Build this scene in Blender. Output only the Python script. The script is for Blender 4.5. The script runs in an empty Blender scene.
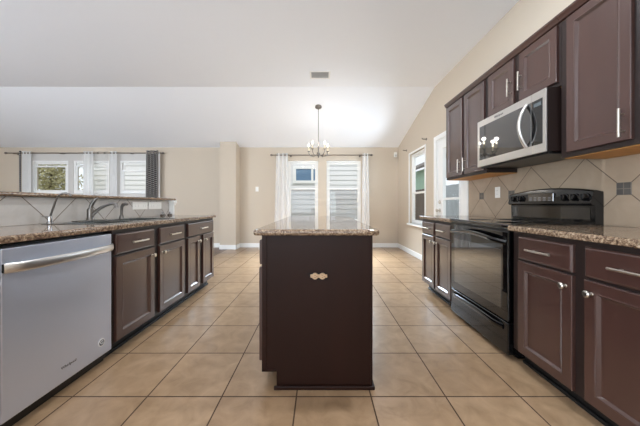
import bpy, bmesh, math, random
from mathutils import Vector, Matrix
random.seed(7)
PI = math.pi
SC = bpy.context.scene
COL = SC.collection

# ------------------------------------------------------------------ camera
cam = bpy.data.cameras.new('camera'); cam_o = bpy.data.objects.new('camera', cam); COL.objects.link(cam_o)
cam_o.location = (0, 0, 1.06); cam_o.rotation_euler = (PI/2, 0, 0)
cam.sensor_width = 36.0; cam.sensor_fit = 'HORIZONTAL'
cam.lens = 36.0*255.0/640.0
cam.shift_y = -8.5/640.0
cam.clip_start = 0.02
SC.camera = cam_o
# ------------------------------------------------------------------ exposure, world, sun, daylight
SC.view_settings.view_transform = 'Standard'
SC.view_settings.look = 'None'
SC.view_settings.gamma = 1.0
SC.view_settings.use_curve_mapping = False
SC.view_settings.exposure = 0.38
W = bpy.data.worlds.new('sky'); SC.world = W; W.use_nodes = True
_b = W.node_tree.nodes['Background']
_b.inputs[0].default_value = (0.86, 0.93, 1.0, 1); _b.inputs[1].default_value = 0.95
sd = bpy.data.lights.new('sun', 'SUN'); sd.energy = 1.35; sd.angle = math.radians(3); sd.color = (1, 0.97, 0.92)
so = bpy.data.objects.new('sun', sd); COL.objects.link(so)
so.rotation_euler = (math.radians(38), 0, math.radians(-12)); so.location = (0, -4, 12)
def area(name, loc, rot, sx, sy, e, col=(1, 1, 1), spread=180):
    d = bpy.data.lights.new(name, 'AREA'); d.shape = 'RECTANGLE'; d.size = sx; d.size_y = sy; d.energy = e; d.color = col; d.spread = math.radians(spread)
    o = bpy.data.objects.new(name, d); COL.objects.link(o); o.location = loc; o.rotation_euler = rot
    return o
# daylight entering by the patio doors behind the camera and by the living-room windows
DAY = (0.79, 0.89, 1.0)
area('daylight_rear_kitchen', (-0.6, -3.42, 1.25), (math.radians(142), 0, 0), 3.2, 2.1, 92, DAY)
area('daylight_rear_living', (-5.4, -3.42, 1.25), (math.radians(142), 0, 0), 3.2, 2.1, 170, DAY)
area('daylight_left', (-8.42, -1.95, 1.3), (math.radians(122), 0, math.radians(-90)), 2.5, 1.9, 440, DAY)
# daylight entering by the far windows: steep light from the sky through their upper sashes
area('daylight_dining', (0.1, 5.93, 1.90), (math.radians(-30), 0, 0), 1.7, 0.45, 85, (0.70, 0.85, 1.0), 88)
area('daylight_living_far', (-5.6, 5.95, 1.95), (math.radians(-50), 0, 0), 2.8, 0.4, 8, DAY, 110)
area('daylight_side', (1.87, 5.08, 1.75), (math.radians(90), 0, math.radians(90)), 0.8, 0.6, 14, (0.70, 0.85, 1.0), 140)
LAMP_W = 19.0   # each ceiling downlight
BULB_W = 0.7    # each chandelier bulb

# ------------------------------------------------------------------ materials
def lin(c):
    r = []
    for v in c:
        v /= 255.0
        r.append(v/12.92 if v <= 0.04045 else ((v+0.055)/1.055)**2.4)
    return (r[0], r[1], r[2], 1)
def newmat(name):
    m = bpy.data.materials.new(name); m.use_nodes = True
    return m, m.node_tree.nodes, m.node_tree.links, m.node_tree.nodes['Principled BSDF']
def mat(name, c, rough=0.5, metal=0.0, spec=0.5, coat=0.0, var=0.0, vscale=6.0, bump=0.0, bscale=60.0, stretch=None):
    m, N, L, b = newmat(name)
    b.inputs['Base Color'].default_value = lin(c); b.inputs['Roughness'].default_value = rough
    b.inputs['Metallic'].default_value = metal; b.inputs['Specular IOR Level'].default_value = spec
    b.inputs['Coat Weight'].default_value = coat; b.inputs['Coat Roughness'].default_value = 0.12
    if var or bump:
        tc = N.new('ShaderNodeTexCoord'); mp = N.new('ShaderNodeMapping'); L.new(tc.outputs['Object'], mp.inputs[0])
        if stretch: mp.inputs['Scale'].default_value = stretch
    if var:
        n = N.new('ShaderNodeTexNoise'); n.inputs['Scale'].default_value = vscale; n.inputs['Detail'].default_value = 5
        L.new(mp.outputs[0], n.inputs['Vector'])
        r = N.new('ShaderNodeValToRGB'); L.new(n.outputs['Fac'], r.inputs[0])
        a = lin(c)
        r.color_ramp.elements[0].position = 0.3; r.color_ramp.elements[1].position = 0.7
        r.color_ramp.elements[0].color = tuple(v*(1-var) for v in a[:3])+(1,)
        r.color_ramp.elements[1].color = tuple(min(1, v*(1+var)) for v in a[:3])+(1,)
        L.new(r.outputs[0], b.inputs['Base Color'])
    if bump:
        n2 = N.new('ShaderNodeTexNoise'); n2.inputs['Scale'].default_value = bscale; n2.inputs['Detail'].default_value = 3
        L.new(mp.outputs[0], n2.inputs['Vector'])
        bp = N.new('ShaderNodeBump'); bp.inputs['Strength'].default_value = bump; bp.inputs['Distance'].default_value = 0.004
        L.new(n2.outputs['Fac'], bp.inputs['Height']); L.new(bp.outputs[0], b.inputs['Normal'])
    return m
def emis(name, c, s):
    m, N, L, b = newmat(name)
    b.inputs['Base Color'].default_value = lin(c); b.inputs['Emission Color'].default_value = lin(c); b.inputs['Emission Strength'].default_value = s
    return m
def granite():
    m, N, L, b = newmat('granite')
    tc = N.new('ShaderNodeTexCoord')
    n1 = N.new('ShaderNodeTexNoise'); n1.inputs['Scale'].default_value = 75; n1.inputs['Detail'].default_value = 5; n1.inputs['Roughness'].default_value = 0.7
    n2 = N.new('ShaderNodeTexNoise'); n2.inputs['Scale'].default_value = 190; n2.inputs['Detail'].default_value = 2
    n3 = N.new('ShaderNodeTexNoise'); n3.inputs['Scale'].default_value = 9; n3.inputs['Detail'].default_value = 3
    for n in (n1, n2, n3): L.new(tc.outputs['Object'], n.inputs['Vector'])
    r = N.new('ShaderNodeValToRGB'); L.new(n1.outputs['Fac'], r.inputs[0]); e = r.color_ramp.elements
    e[0].position = 0.33; e[0].color = lin((66, 50, 42)); e[1].position = 0.68; e[1].color = lin((206, 188, 164))
    for p, c in ((0.43, (108, 86, 70)), (0.5, (146, 122, 100)), (0.58, (176, 152, 126))):
        x = e.new(p); x.color = lin(c)
    r2 = N.new('ShaderNodeValToRGB'); L.new(n2.outputs['Fac'], r2.inputs[0]); f = r2.color_ramp.elements
    f[0].position = 0.34; f[0].color = (0.16, 0.14, 0.13, 1); f[1].position = 0.46; f[1].color = (1, 1, 1, 1)
    r3 = N.new('ShaderNodeValToRGB'); L.new(n3.outputs['Fac'], r3.inputs[0]); f = r3.color_ramp.elements
    f[0].position = 0.3; f[0].color = (0.72, 0.70, 0.68, 1); f[1].position = 0.7; f[1].color = (1, 1, 1, 1)
    mx = N.new('ShaderNodeMix'); mx.data_type = 'RGBA'; mx.blend_type = 'MULTIPLY'; mx.inputs[0].default_value = 0.8
    L.new(r.outputs[0], mx.inputs[6]); L.new(r2.outputs[0], mx.inputs[7])
    mv = N.new('ShaderNodeMix'); mv.data_type = 'RGBA'; mv.blend_type = 'MULTIPLY'; mv.inputs[0].default_value = 1
    L.new(mx.outputs[2], mv.inputs[6]); L.new(r3.outputs[0], mv.inputs[7])
    L.new(mv.outputs[2], b.inputs['Base Color'])
    b.inputs['Roughness'].default_value = 0.05; b.inputs['Specular IOR Level'].default_value = 0.5
    return m
def grid_uv(N, L, mode, u0, v0):
    """object coordinates -> a 2-D vector for a tile grid: 'floor' (x, y) or 'diagonal' (y, z turned by 45 degrees)"""
    tc = N.new('ShaderNodeTexCoord'); s = N.new('ShaderNodeSeparateXYZ'); L.new(tc.outputs['Object'], s.inputs[0])
    def M(op, a, bb):
        n = N.new('ShaderNodeMath'); n.operation = op
        for i, q in enumerate((a, bb)):
            if isinstance(q, (int, float)): n.inputs[i].default_value = q
            else: L.new(q, n.inputs[i])
        return n.outputs[0]
    c = N.new('ShaderNodeCombineXYZ')
    if mode == 'floor':
        L.new(M('SUBTRACT', s.outputs[0], u0), c.inputs[0]); L.new(M('SUBTRACT', s.outputs[1], v0), c.inputs[1])
    else:
        y = M('SUBTRACT', s.outputs[1], u0); z = M('SUBTRACT', s.outputs[2], v0)
        L.new(M('MULTIPLY', M('ADD', y, z), 0.70711), c.inputs[0]); L.new(M('MULTIPLY', M('SUBTRACT', z, y), 0.70711), c.inputs[1])
    return tc, c.outputs[0]
def tiles(name, mode, u0, v0, size, mortar, c1, c2, grout, rough, cloud, cscale):
    m, N, L, b = newmat(name)
    tc, vec = grid_uv(N, L, mode, u0, v0)
    br = N.new('ShaderNodeTexBrick'); br.offset = 0; br.offset_frequency = 1; br.squash = 1; br.squash_frequency = 1
    br.inputs['Scale'].default_value = 1; br.inputs['Brick Width'].default_value = size; br.inputs['Row Height'].default_value = size
    br.inputs['Mortar Size'].default_value = mortar; br.inputs['Mortar Smooth'].default_value = 0.15; br.inputs['Bias'].default_value = 0
    br.inputs['Color1'].default_value = lin(c1); br.inputs['Color2'].default_value = lin(c2); br.inputs['Mortar'].default_value = lin(grout)
    ad = N.new('ShaderNodeVectorMath'); ad.operation = 'ADD'; ad.inputs[1].default_value = (size*40, size*40, 0)
    L.new(vec, ad.inputs[0]); L.new(ad.outputs[0], br.inputs['Vector'])
    n = N.new('ShaderNodeTexNoise'); n.inputs['Scale'].default_value = cscale; n.inputs['Detail'].default_value = 7; n.inputs['Roughness'].default_value = 0.6
    n.inputs['Distortion'].default_value = 0.6
    L.new(tc.outputs['Object'], n.inputs['Vector'])
    r = N.new('ShaderNodeValToRGB'); L.new(n.outputs['Fac'], r.inputs[0])
    r.color_ramp.elements[0].position = 0.3; r.color_ramp.elements[0].color = (1-cloud, 1-cloud*1.1, 1-cloud*1.25, 1)
    r.color_ramp.elements[1].position = 0.7; r.color_ramp.elements[1].color = (1, 1, 1, 1)
    mx = N.new('ShaderNodeMix'); mx.data_type = 'RGBA'; mx.blend_type = 'MULTIPLY'; mx.inputs[0].default_value = 1
    L.new(br.outputs['Color'], mx.inputs[6]); L.new(r.outputs[0], mx.inputs[7]); L.new(mx.outputs[2], b.inputs['Base Color'])
    b.inputs['Coat Weight'].default_value = 0.08 if mode == 'floor' else 0.0; b.inputs['Coat Roughness'].default_value = 0.3
    mr = N.new('ShaderNodeMapRange'); mr.inputs[3].default_value = rough; mr.inputs[4].default_value = 0.9
    L.new(br.outputs['Fac'], mr.inputs[0]); L.new(mr.outputs[0], b.inputs['Roughness'])
    bp = N.new('ShaderNodeBump'); bp.inputs['Strength'].default_value = 0.5; bp.inputs['Distance'].default_value = 0.003; bp.invert = True
    L.new(br.outputs['Fac'], bp.inputs['Height']); L.new(bp.outputs[0], b.inputs['Normal'])
    return m
def glassmat(name, tint=(1, 1, 1), refl=1.0):
    m, N, L, b = newmat(name); N.remove(b)
    t = N.new('ShaderNodeBsdfTransparent'); t.inputs[0].default_value = (*tint, 1)
    g = N.new('ShaderNodeBsdfGlossy'); g.inputs['Roughness'].default_value = 0.02
    f = N.new('ShaderNodeFresnel'); f.inputs[0].default_value = 1.45
    ge = N.new('ShaderNodeNewGeometry'); k = N.new('ShaderNodeMath'); k.operation = 'SUBTRACT'; k.inputs[0].default_value = 1
    L.new(ge.outputs['Backfacing'], k.inputs[1])
    q = N.new('ShaderNodeMath'); q.operation = 'MULTIPLY'; L.new(f.outputs[0], q.inputs[0]); L.new(k.outputs[0], q.inputs[1])
    x = N.new('ShaderNodeMixShader'); L.new(q.outputs[0], x.inputs[0]); L.new(t.outputs[0], x.inputs[1]); L.new(g.outputs[0], x.inputs[2])
    L.new(x.outputs[0], N['Material Output'].inputs[0])
    return m
def sheer(name, c, transp, transl):
    m, N, L, b = newmat(name); N.remove(b)
    d = N.new('ShaderNodeBsdfDiffuse'); d.inputs[0].default_value = lin(c)
    tl = N.new('ShaderNodeBsdfTranslucent'); tl.inputs[0].default_value = lin(c)
    t = N.new('ShaderNodeBsdfTransparent')
    x = N.new('ShaderNodeMixShader'); x.inputs[0].default_value = transl; L.new(d.outputs[0], x.inputs[1]); L.new(tl.outputs[0], x.inputs[2])
    y = N.new('ShaderNodeMixShader'); y.inputs[0].default_value = transp; L.new(x.outputs[0], y.inputs[1]); L.new(t.outputs[0], y.inputs[2])
    L.new(y.outputs[0], N['Material Output'].inputs[0])
    return m
def brushed(name, c, rough, axis_scale, metal=1.0):
    m, N, L, b = newmat(name)
    b.inputs['Base Color'].default_value = lin(c); b.inputs['Metallic'].default_value = metal
    tc = N.new('ShaderNodeTexCoord'); mp = N.new('ShaderNodeMapping'); mp.inputs['Scale'].default_value = axis_scale
    n = N.new('ShaderNodeTexNoise'); n.inputs['Scale'].default_value = 1; n.inputs['Detail'].default_value = 2
    L.new(tc.outputs['Object'], mp.inputs[0]); L.new(mp.outputs[0], n.inputs['Vector'])
    mr = N.new('ShaderNodeMapRange'); mr.inputs[3].default_value = rough-0.06; mr.inputs[4].default_value = rough+0.06
    L.new(n.outputs['Fac'], mr.inputs[0]); L.new(mr.outputs[0], b.inputs['Roughness'])
    return m
def trellis(name, bg, fg):
    m, N, L, b = newmat(name)
    tc, vec = grid_uv(N, L, 'diagonal', 0, 0)
    br = N.new('ShaderNodeTexBrick'); br.offset = 0; br.inputs['Scale'].default_value = 1
    br.inputs['Brick Width'].default_value = 0.05; br.inputs['Row Height'].default_value = 0.05; br.inputs['Mortar Size'].default_value = 0.006
    tc2 = N.new('ShaderNodeSeparateXYZ'); L.new(tc.outputs['Object'], tc2.inputs[0])
    c = N.new('ShaderNodeCombineXYZ'); a = N.new('ShaderNodeMath'); a.operation = 'ADD'; s = N.new('ShaderNodeMath'); s.operation = 'SUBTRACT'
    for q in (a, s): L.new(tc2.outputs[0], q.inputs[0]); L.new(tc2.outputs[2], q.inputs[1])
    L.new(a.outputs[0], c.inputs[0]); L.new(s.outputs[0], c.inputs[1]); L.new(c.outputs[0], br.inputs['Vector'])
    br.inputs['Color1'].default_value = lin(bg); br.inputs['Color2'].default_value = lin(bg); br.inputs['Mortar'].default_value = lin(fg)
    L.new(br.outputs['Color'], b.inputs['Base Color']); b.inputs['Roughness'].default_value = 0.9
    return m
def planks(name):
    m, N, L, b = newmat(name)
    tc = N.new('ShaderNodeTexCoord'); br = N.new('ShaderNodeTexBrick'); L.new(tc.outputs['Object'], br.inputs['Vector'])
    br.inputs['Scale'].default_value = 1; br.inputs['Brick Width'].default_value = 1.1; br.inputs['Row Height'].default_value = 0.12
    br.inputs['Mortar Size'].default_value = 0.0015
    br.inputs['Color1'].default_value = lin((112, 82, 60)); br.inputs['Color2'].default_value = lin((92, 66, 48)); br.inputs['Mortar'].default_value = lin((48, 34, 26))
    L.new(br.outputs['Color'], b.inputs['Base Color']); b.inputs['Roughness'].default_value = 0.35
    return m
def mosaic(name, size, c1, c2, grout):
    m, N, L, b = newmat(name)
    tc = N.new('ShaderNodeTexCoord'); s = N.new('ShaderNodeSeparateXYZ'); L.new(tc.outputs['Object'], s.inputs[0])
    c = N.new('ShaderNodeCombineXYZ'); L.new(s.outputs[1], c.inputs[0]); L.new(s.outputs[2], c.inputs[1])
    br = N.new('ShaderNodeTexBrick'); br.offset = 0; L.new(c.outputs[0], br.inputs['Vector'])
    br.inputs['Scale'].default_value = 1; br.inputs['Brick Width'].default_value = size; br.inputs['Row Height'].default_value = size; br.inputs['Mortar Size'].default_value = 0.0025
    br.inputs['Color1'].default_value = lin(c1); br.inputs['Color2'].default_value = lin(c2); br.inputs['Mortar'].default_value = lin(grout)
    L.new(br.outputs['Color'], b.inputs['Base Color']); b.inputs['Roughness'].default_value = 0.4
    return m

TILE = 0.4115
M = dict(
    wall=mat('wall_paint', (202, 189, 172), 0.85, bump=0.12, bscale=160),
    ceil=mat('ceiling_paint', (246, 249, 255), 0.9, bump=0.25, bscale=70),  # white pushed brighter and bluer to cancel warm bounce from the floor
    white=mat('white_trim', (240, 240, 238), 0.4),
    greytrim=mat('pale_grey_trim', (205, 202, 198), 0.5),
    floor=tiles('floor_tile', 'floor', -0.130, 1.407, TILE, 0.0040, (174, 144, 113), (163, 133, 103), (78, 56, 40), 0.30, 0.34, 9.0),  # tile tones darkened to offset downlights and keep the near floor dim
    wood_floor=planks('wood_planks'),
    splash_r=tiles('backsplash_tile', 'diagonal', 1.608-2.0, 1.16-0.92, 0.3338, 0.003, (170, 151, 130), (160, 142, 122), (104, 90, 78), 0.35, 0.16, 7.0),
    splash_l=tiles('bar_tile', 'diagonal', 1.92, 0.92, 0.3338, 0.003, (196, 190, 184), (188, 182, 176), (112, 98, 86), 0.35, 0.16, 7.0),
    espresso=mat('espresso_wood', (65, 41, 35), 0.34, spec=0.6, coat=0.65, var=0.10, vscale=9, stretch=(1, 1, 0.15)),
    island=mat('espresso_darkened_for_shade', (36, 17, 11), 0.42, spec=0.22, var=0.10, vscale=9, stretch=(1, 1, 0.15)),  # cabinet espresso darkened: weak light on the camera-facing end is in the colour
    frame=mat('espresso_frame', (34, 22, 19), 0.45),
    black=mat('black_base', (14, 13, 13), 0.5),
    rawwood=mat('raw_plywood', (206, 150, 84), 0.6, var=0.15, vscale=8, stretch=(1, 6, 1)),
    granite=granite(),
    nickel=mat('satin_nickel', (205, 198, 188), 0.28, 1.0),
    darknickel=mat('aged_nickel', (128, 124, 120), 0.3, 1.0),
    chrome=mat('chrome', (190, 190, 192), 0.14, 1.0),
    steel=brushed('brushed_steel', (208, 215, 230), 0.38, (3, 3, 400), 0.72),
    steel_h=brushed('brushed_steel_bright', (212, 210, 207), 0.34, (3, 3, 400)),
    sinksteel=brushed('sink_steel', (170, 172, 170), 0.25, (200, 3, 3)),
    blackgloss=mat('black_enamel', (10, 10, 11), 0.12, spec=0.6),
    blackglass=mat('black_glass', (6, 6, 7), 0.03, spec=0.9),
    blackmatte=mat('black_plastic', (18, 18, 19), 0.35),
    greyglass=mat('dark_window_glass', (24, 23, 23), 0.03, spec=0.5),
    plate=mat('white_plastic', (238, 236, 230), 0.35),
    cream=mat('cream_plastic', (190, 160, 128), 0.4),
    slot=mat('dark_slot', (30, 28, 26), 0.6),
    hole=mat('torn_hole', (20, 12, 10), 0.9),
    insert=mosaic('mosaic_insert', 0.04, (74, 70, 67), (92, 87, 82), (116, 107, 97)),
    glass=glassmat('window_glass'),
    screen=sheer('insect_screen', (150, 152, 155), 0.74, 0.0),
    sheer=sheer('sheer_white', (252, 252, 252), 0.16, 0.35),
    thinsheer=sheer('thin_sheer', (248, 246, 240), 0.78, 0.5),
    trellis=trellis('trellis_fabric', (72, 70, 72), (168, 164, 160)),
    rod=mat('rod_metal', (120, 112, 106), 0.35, 1.0),
    candle=mat('candle_sleeve', (236, 222, 190), 0.5),
    bulb=emis('bulb_glow', (255, 240, 214), 9.0),
    lens=emis('lamp_lens', (255, 246, 232), 6.0),
    siding=mat('white_siding', (226, 226, 226), 0.7),
    mint=mat('green_siding', (168, 208, 184), 0.7),
    blueglass=mat('neighbour_glass', (96, 128, 158), 0.25),
    roof=mat('roof_shingle', (110, 104, 100), 0.9, var=0.2, vscale=20),
    fence_pale=mat('pale_weathered_wood', (186, 190, 198), 0.85, var=0.15, vscale=7, stretch=(1, 1, 0.2)),
    fence=mat('weathered_wood', (96, 84, 78), 0.85, var=0.2, vscale=7, stretch=(1, 1, 0.2)),
    grass=mat('lawn', (110, 120, 78), 0.95, var=0.3, vscale=15),
    bark=mat('bark', (92, 76, 62), 0.9, var=0.3, vscale=20),
    leaf=mat('leaf', (176, 170, 128), 0.7, var=0.45, vscale=5),
    burner=mat('burner_print', (60, 60, 62), 0.3),
    text=mat('badge_text', (84, 84, 88), 0.4, 0.3),
    sticker=mat('sticker_white', (236, 236, 236), 0.5),
)

M['greyglass'].node_tree.nodes['Principled BSDF'].inputs['IOR'].default_value = 2.3

# ------------------------------------------------------------------ mesh helpers
class MB:
    def __init__(s): s.bm = bmesh.new()
    def _merge(s, t):
        me = bpy.data.meshes.new('tmp'); t.to_mesh(me); t.free(); s.bm.from_mesh(me); bpy.data.meshes.remove(me)
    def box(s, x0, x1, y0, y1, z0, z1, bev=0.0, seg=2):
        t = bmesh.new(); bmesh.ops.create_cube(t, size=1)
        for v in t.verts: v.co = Vector(((x0+x1)/2+v.co.x*abs(x1-x0), (y0+y1)/2+v.co.y*abs(y1-y0), (z0+z1)/2+v.co.z*abs(z1-z0)))
        if bev: bmesh.ops.bevel(t, geom=t.edges[:], offset=bev, segments=seg, profile=0.5, affect='EDGES')
        s._merge(t); return s
    def cyl(s, a, b, r, r2=None, n=20, caps=True):
        a = Vector(a); b = Vector(b); d = b-a; r2 = r if r2 is None else r2
        q = d.to_track_quat('Z', 'Y').to_matrix().to_4x4(); q.translation = a+d/2
        t = bmesh.new(); bmesh.ops.create_cone(t, cap_ends=caps, segments=n, radius1=r, radius2=r2, depth=d.length, matrix=q)
        s._merge(t); return s
    def sphere(s, c, r, sc=(1, 1, 1), n=16):
        t = bmesh.new(); bmesh.ops.create_uvsphere(t, u_segments=n, v_segments=n//2+2, radius=r)
        for v in t.verts: v.co = Vector((c[0]+v.co.x*sc[0], c[1]+v.co.y*sc[1], c[2]+v.co.z*sc[2]))
        s._merge(t); return s
    def tube(s, pts, r, n=12, flat=None):
        """a swept round (or, with flat=(ra, rb, up), oval) section along a polyline"""
        pts = [Vector(p) for p in pts]; rings = []; t = bmesh.new()
        rr = r if isinstance(r, (list, tuple)) else [r]*len(pts)
        up0 = Vector(flat[2]) if flat else None
        prev = None
        for i, p in enumerate(pts):
            d = (pts[min(i+1, len(pts)-1)]-pts[max(i-1, 0)]).normalized()
            if flat: u = (up0-d*up0.dot(d)).normalized()
            elif prev is None: u = d.orthogonal().normalized()
            else: u = (prev-d*prev.dot(d)).normalized()
            prev = u; w = d.cross(u)
            ra, rb = (flat[0], flat[1]) if flat else (rr[i], rr[i])
            rings.append([t.verts.new(p+u*math.cos(2*PI*k/n)*ra+w*math.sin(2*PI*k/n)*rb) for k in range(n)])
        for a, b in zip(rings, rings[1:]):
            for k in range(n): t.faces.new((a[k], a[(k+1) % n], b[(k+1) % n], b[k]))
        t.faces.new(rings[0][::-1]); t.faces.new(rings[-1])
        s._merge(t); return s
    def lathe(s, c, prof, n=24, axis='z'):
        t = bmesh.new(); rings = []
        for r, h in prof:
            ring = []
            for k in range(n):
                a = 2*PI*k/n; q = (r*math.cos(a), r*math.sin(a), h)
                if axis == 'x': q = (q[2], q[0], q[1])
                if axis == 'y': q = (q[0], q[2], q[1])
                ring.append(t.verts.new(Vector(c)+Vector(q)))
            rings.append(ring)
        for a, b in zip(rings, rings[1:]):
            for k in range(n): t.faces.new((a[k], a[(k+1) % n], b[(k+1) % n], b[k]))
        t.faces.new(rings[0][::-1]); t.faces.new(rings[-1])
        bmesh.ops.recalc_face_normals(t, faces=t.faces[:]); s._merge(t); return s
    def prism(s, poly, axis, a, b):
        """poly of 2-D points swept along an axis from a to b: axis y -> (x, z), axis x -> (y, z), axis z -> (x, y)"""
        t = bmesh.new()
        f = {'y': lambda p, h: (p[0], h, p[1]), 'x': lambda p, h: (h, p[0], p[1]), 'z': lambda p, h: (p[0], p[1], h)}[axis]
        A = [t.verts.new(f(p, a)) for p in poly]; B = [t.verts.new(f(p, b)) for p in poly]; n = len(poly)
        for k in range(n): t.faces.new((A[k], A[(k+1) % n], B[(k+1) % n], B[k]))
        t.faces.new(A[::-1]); t.faces.new(B)
        bmesh.ops.recalc_face_normals(t, faces=t.faces[:]); s._merge(t); return s
    def rings(s, rows):
        """bridge equal-sized closed loops, cap both ends"""
        t = bmesh.new(); R = [[t.verts.new(p) for p in row] for row in rows]; n = len(R[0])
        for a, b in zip(R, R[1:]):
            for k in range(n): t.faces.new((a[k], a[(k+1) % n], b[(k+1) % n], b[k]))
        t.faces.new(R[0][::-1]); t.faces.new(R[-1])
        bmesh.ops.recalc_face_normals(t, faces=t.faces[:]); s._merge(t); return s
    def build(s, name, m, parent=None, smooth=False, mats=None):
        me = bpy.data.meshes.new(name)
        if parent is not None:
            off = world_loc(parent)
            for v in s.bm.verts: v.co -= off
        s.bm.to_mesh(me); s.bm.free(); me.materials.append(m)
        if smooth:
            for p in me.polygons: p.use_smooth = True
            try: me.set_sharp_from_angle(angle=math.radians(40))
            except Exception: pass
        o = bpy.data.objects.new(name, me); COL.objects.link(o)
        if smooth:   # big flat faces keep their own normal beside rounded edges
            wn = o.modifiers.new('normals', 'WEIGHTED_NORMAL'); wn.keep_sharp = True; wn.weight = 100
        if parent is not None: o.parent = parent
        return o
def world_loc(o):
    v = Vector((0, 0, 0))
    while o is not None: v += o.location; o = o.parent
    return v
def tag(o, label=None, cat=None, group=None, kind=None):
    if label: o['label'] = label
    if cat: o['category'] = cat
    if group: o['group'] = group
    if kind: o['kind'] = kind
    return o
def thing(name, loc, label, cat, group=None):
    o = bpy.data.objects.new(name, None); COL.objects.link(o); o.location = loc; o.empty_display_size = 0.05
    return tag(o, label, cat, group)
def struct(name, mb, m, parent=None):
    o = mb.build(name, m, parent)
    o['kind'] = 'structure'
    return o
def text_mesh(name, body, size, m, parent, loc, rot, extrude=0.0006):
    c = bpy.data.curves.new(name, 'FONT'); c.body = body; c.size = size; c.extrude = extrude; c.align_x = 'CENTER'; c.align_y = 'CENTER'
    o = bpy.data.objects.new(name, c); COL.objects.link(o)
    me = bpy.data.meshes.new_from_object(o); bpy.data.objects.remove(o); bpy.data.curves.remove(c)
    me.materials.clear(); me.materials.append(m)
    p = bpy.data.objects.new(name, me); COL.objects.link(p); p.parent = parent
    p.location = Vector(loc)-world_loc(parent); p.rotation_euler = rot
    return p
def copy_tree(o, parent=None):
    c = o.copy(); COL.objects.link(c); c.parent = parent
    for ch in list(o.children): copy_tree(ch, c)
    return c

# ------------------------------------------------------------------ the room
XR, XL, YB, YF = 1.93, -8.5, 6.3, -3.5
CREASE_Y, ZFLAT = 4.28, 3.035
SLOPE = (ZFLAT-2.47)/(YB-CREASE_Y)
def ceil_z(y): return ZFLAT if y <= CREASE_Y else ZFLAT-SLOPE*(y-CREASE_Y)
XW = -2.19   # where tile gives way to the wood floor
struct('floor', MB().box(XW, XR+0.12, YF-0.1, YB+0.12, -0.1, 0), M['floor'])
struct('floor_living', MB().box(XL-0.1, XW, YF-0.1, YB+0.12, -0.1, 0), M['wood_floor'])
ce = MB().prism([(YF-0.2, ZFLAT), (CREASE_Y, ZFLAT), (YB+0.3, ceil_z(YB+0.3)), (YB+0.3, ceil_z(YB+0.3)+0.2), (CREASE_Y, ZFLAT+0.22), (YF-0.2, ZFLAT+0.22)], 'x', XL-0.3, XR+0.3)
struct('ceiling', ce, M['ceil'])

def wall(name, plane, p0, p1, u0, u1, holes, m):
    """a wall between p0 and p1 across, from u0 to u1 along, with rectangular openings (ua, ub, za, zb)"""
    cuts = sorted(set([u0, u1]+[h[0] for h in holes]+[h[1] for h in holes]+([CREASE_Y] if plane == 'x' and u0 < CREASE_Y < u1 else [])))
    mb = MB()
    for a, b in zip(cuts, cuts[1:]):
        hs = sorted([h for h in holes if h[0] < (a+b)/2 < h[1]], key=lambda h: h[2])
        z = 0.0
        spans = []
        for h in hs:
            if h[2] > z: spans.append((z, h[2]))
            z = h[3]
        spans.append((z, 9.0))
        for za, zb in spans:
            poly_top = zb
            if plane == 'x':
                ta, tb = min(zb, ceil_z(a)+0.05), min(zb, ceil_z(b)+0.05)
                mb.prism([(a, za), (b, za), (b, tb), (a, ta)], 'x', p0, p1)
            else:
                mb.box(a, b, p0, p1, za, min(zb, ceil_z((p0+p1)/2)+0.04))
    return struct(name, mb, m)
# openings
DIN = [(-0.805, -0.045, 0.62, 2.15), (0.16, 1.015, 0.62, 2.15)]
LIV = [(-7.09, -6.20, 1.33, 2.14), (-6.07, -5.20, 1.33, 2.14), (-4.93, -4.05, 1.33, 2.14)]
SIDE = (4.68, 5.48, 0.66, 2.12)
DOOR = (3.38, 4.22, 0.0, 2.11)
REAR = [(-2.2, 1.0, 0.02, 2.2), (-7.0, -3.8, 0.02, 2.2)]
LEFTW = (-3.2, -0.7, 0.5, 2.2)
wall('wall_back', 'y', YB, YB+0.12, XL, XR, DIN+LIV, M['wall'])
wall('wall_right', 'x', XR, XR+0.12, YF, YB+0.12, [SIDE, DOOR], M['wall'])
wall('wall_left', 'x', XL-0.12, XL, YF, YB+0.12, [LEFTW], M['wall'])
wall('wall_front', 'y', YF-0.12, YF, XL, XR, REAR, M['wall'])
struct('wall_column', MB().box(-2.37, -1.985, 6.03, YB, 0, ceil_z(6.03)+0.02), M['wall'])
# baseboards
def base(name, *boxes):
    mb = MB()
    for b in boxes: mb.box(*b, 0.004, 1)
    struct(name, mb, M['white'])
H = 0.105
base('baseboard_back', (-1.985, XR, YB-0.014, YB, 0, H), (XL, -2.37, YB-0.014, YB, 0, H))
base('baseboard_column', (-2.384, -1.971, 6.016, 6.03, 0, H), (-1.985, -1.971, 6.016, YB-0.014, 0, H), (-2.384, -2.37, 6.016, YB-0.014, 0, H))
base('baseboard_right', (XR-0.014, XR, 4.30, YB-0.014, 0, H))

# half wall behind the sink, with its raised granite bar
struct('wall_half', MB().box(-2.19, -2.035, 0.45, 3.42, 0, 1.113), M['wall'])
hw = MB().box(-2.2, -1.965, 3.42, 3.45, 0.922, 1.113, 0.003, 1).box(-2.2, -1.945, 3.40, 3.475, 1.075, 1.113, 0.006, 2).box(-2.195, -1.955, 3.41, 3.462, 1.052, 1.075, 0.004, 2)
hw.box(-2.2, -2.035, 3.42, 3.45, 0, 0.922)
struct('trim_1', hw, M['white'])

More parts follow.
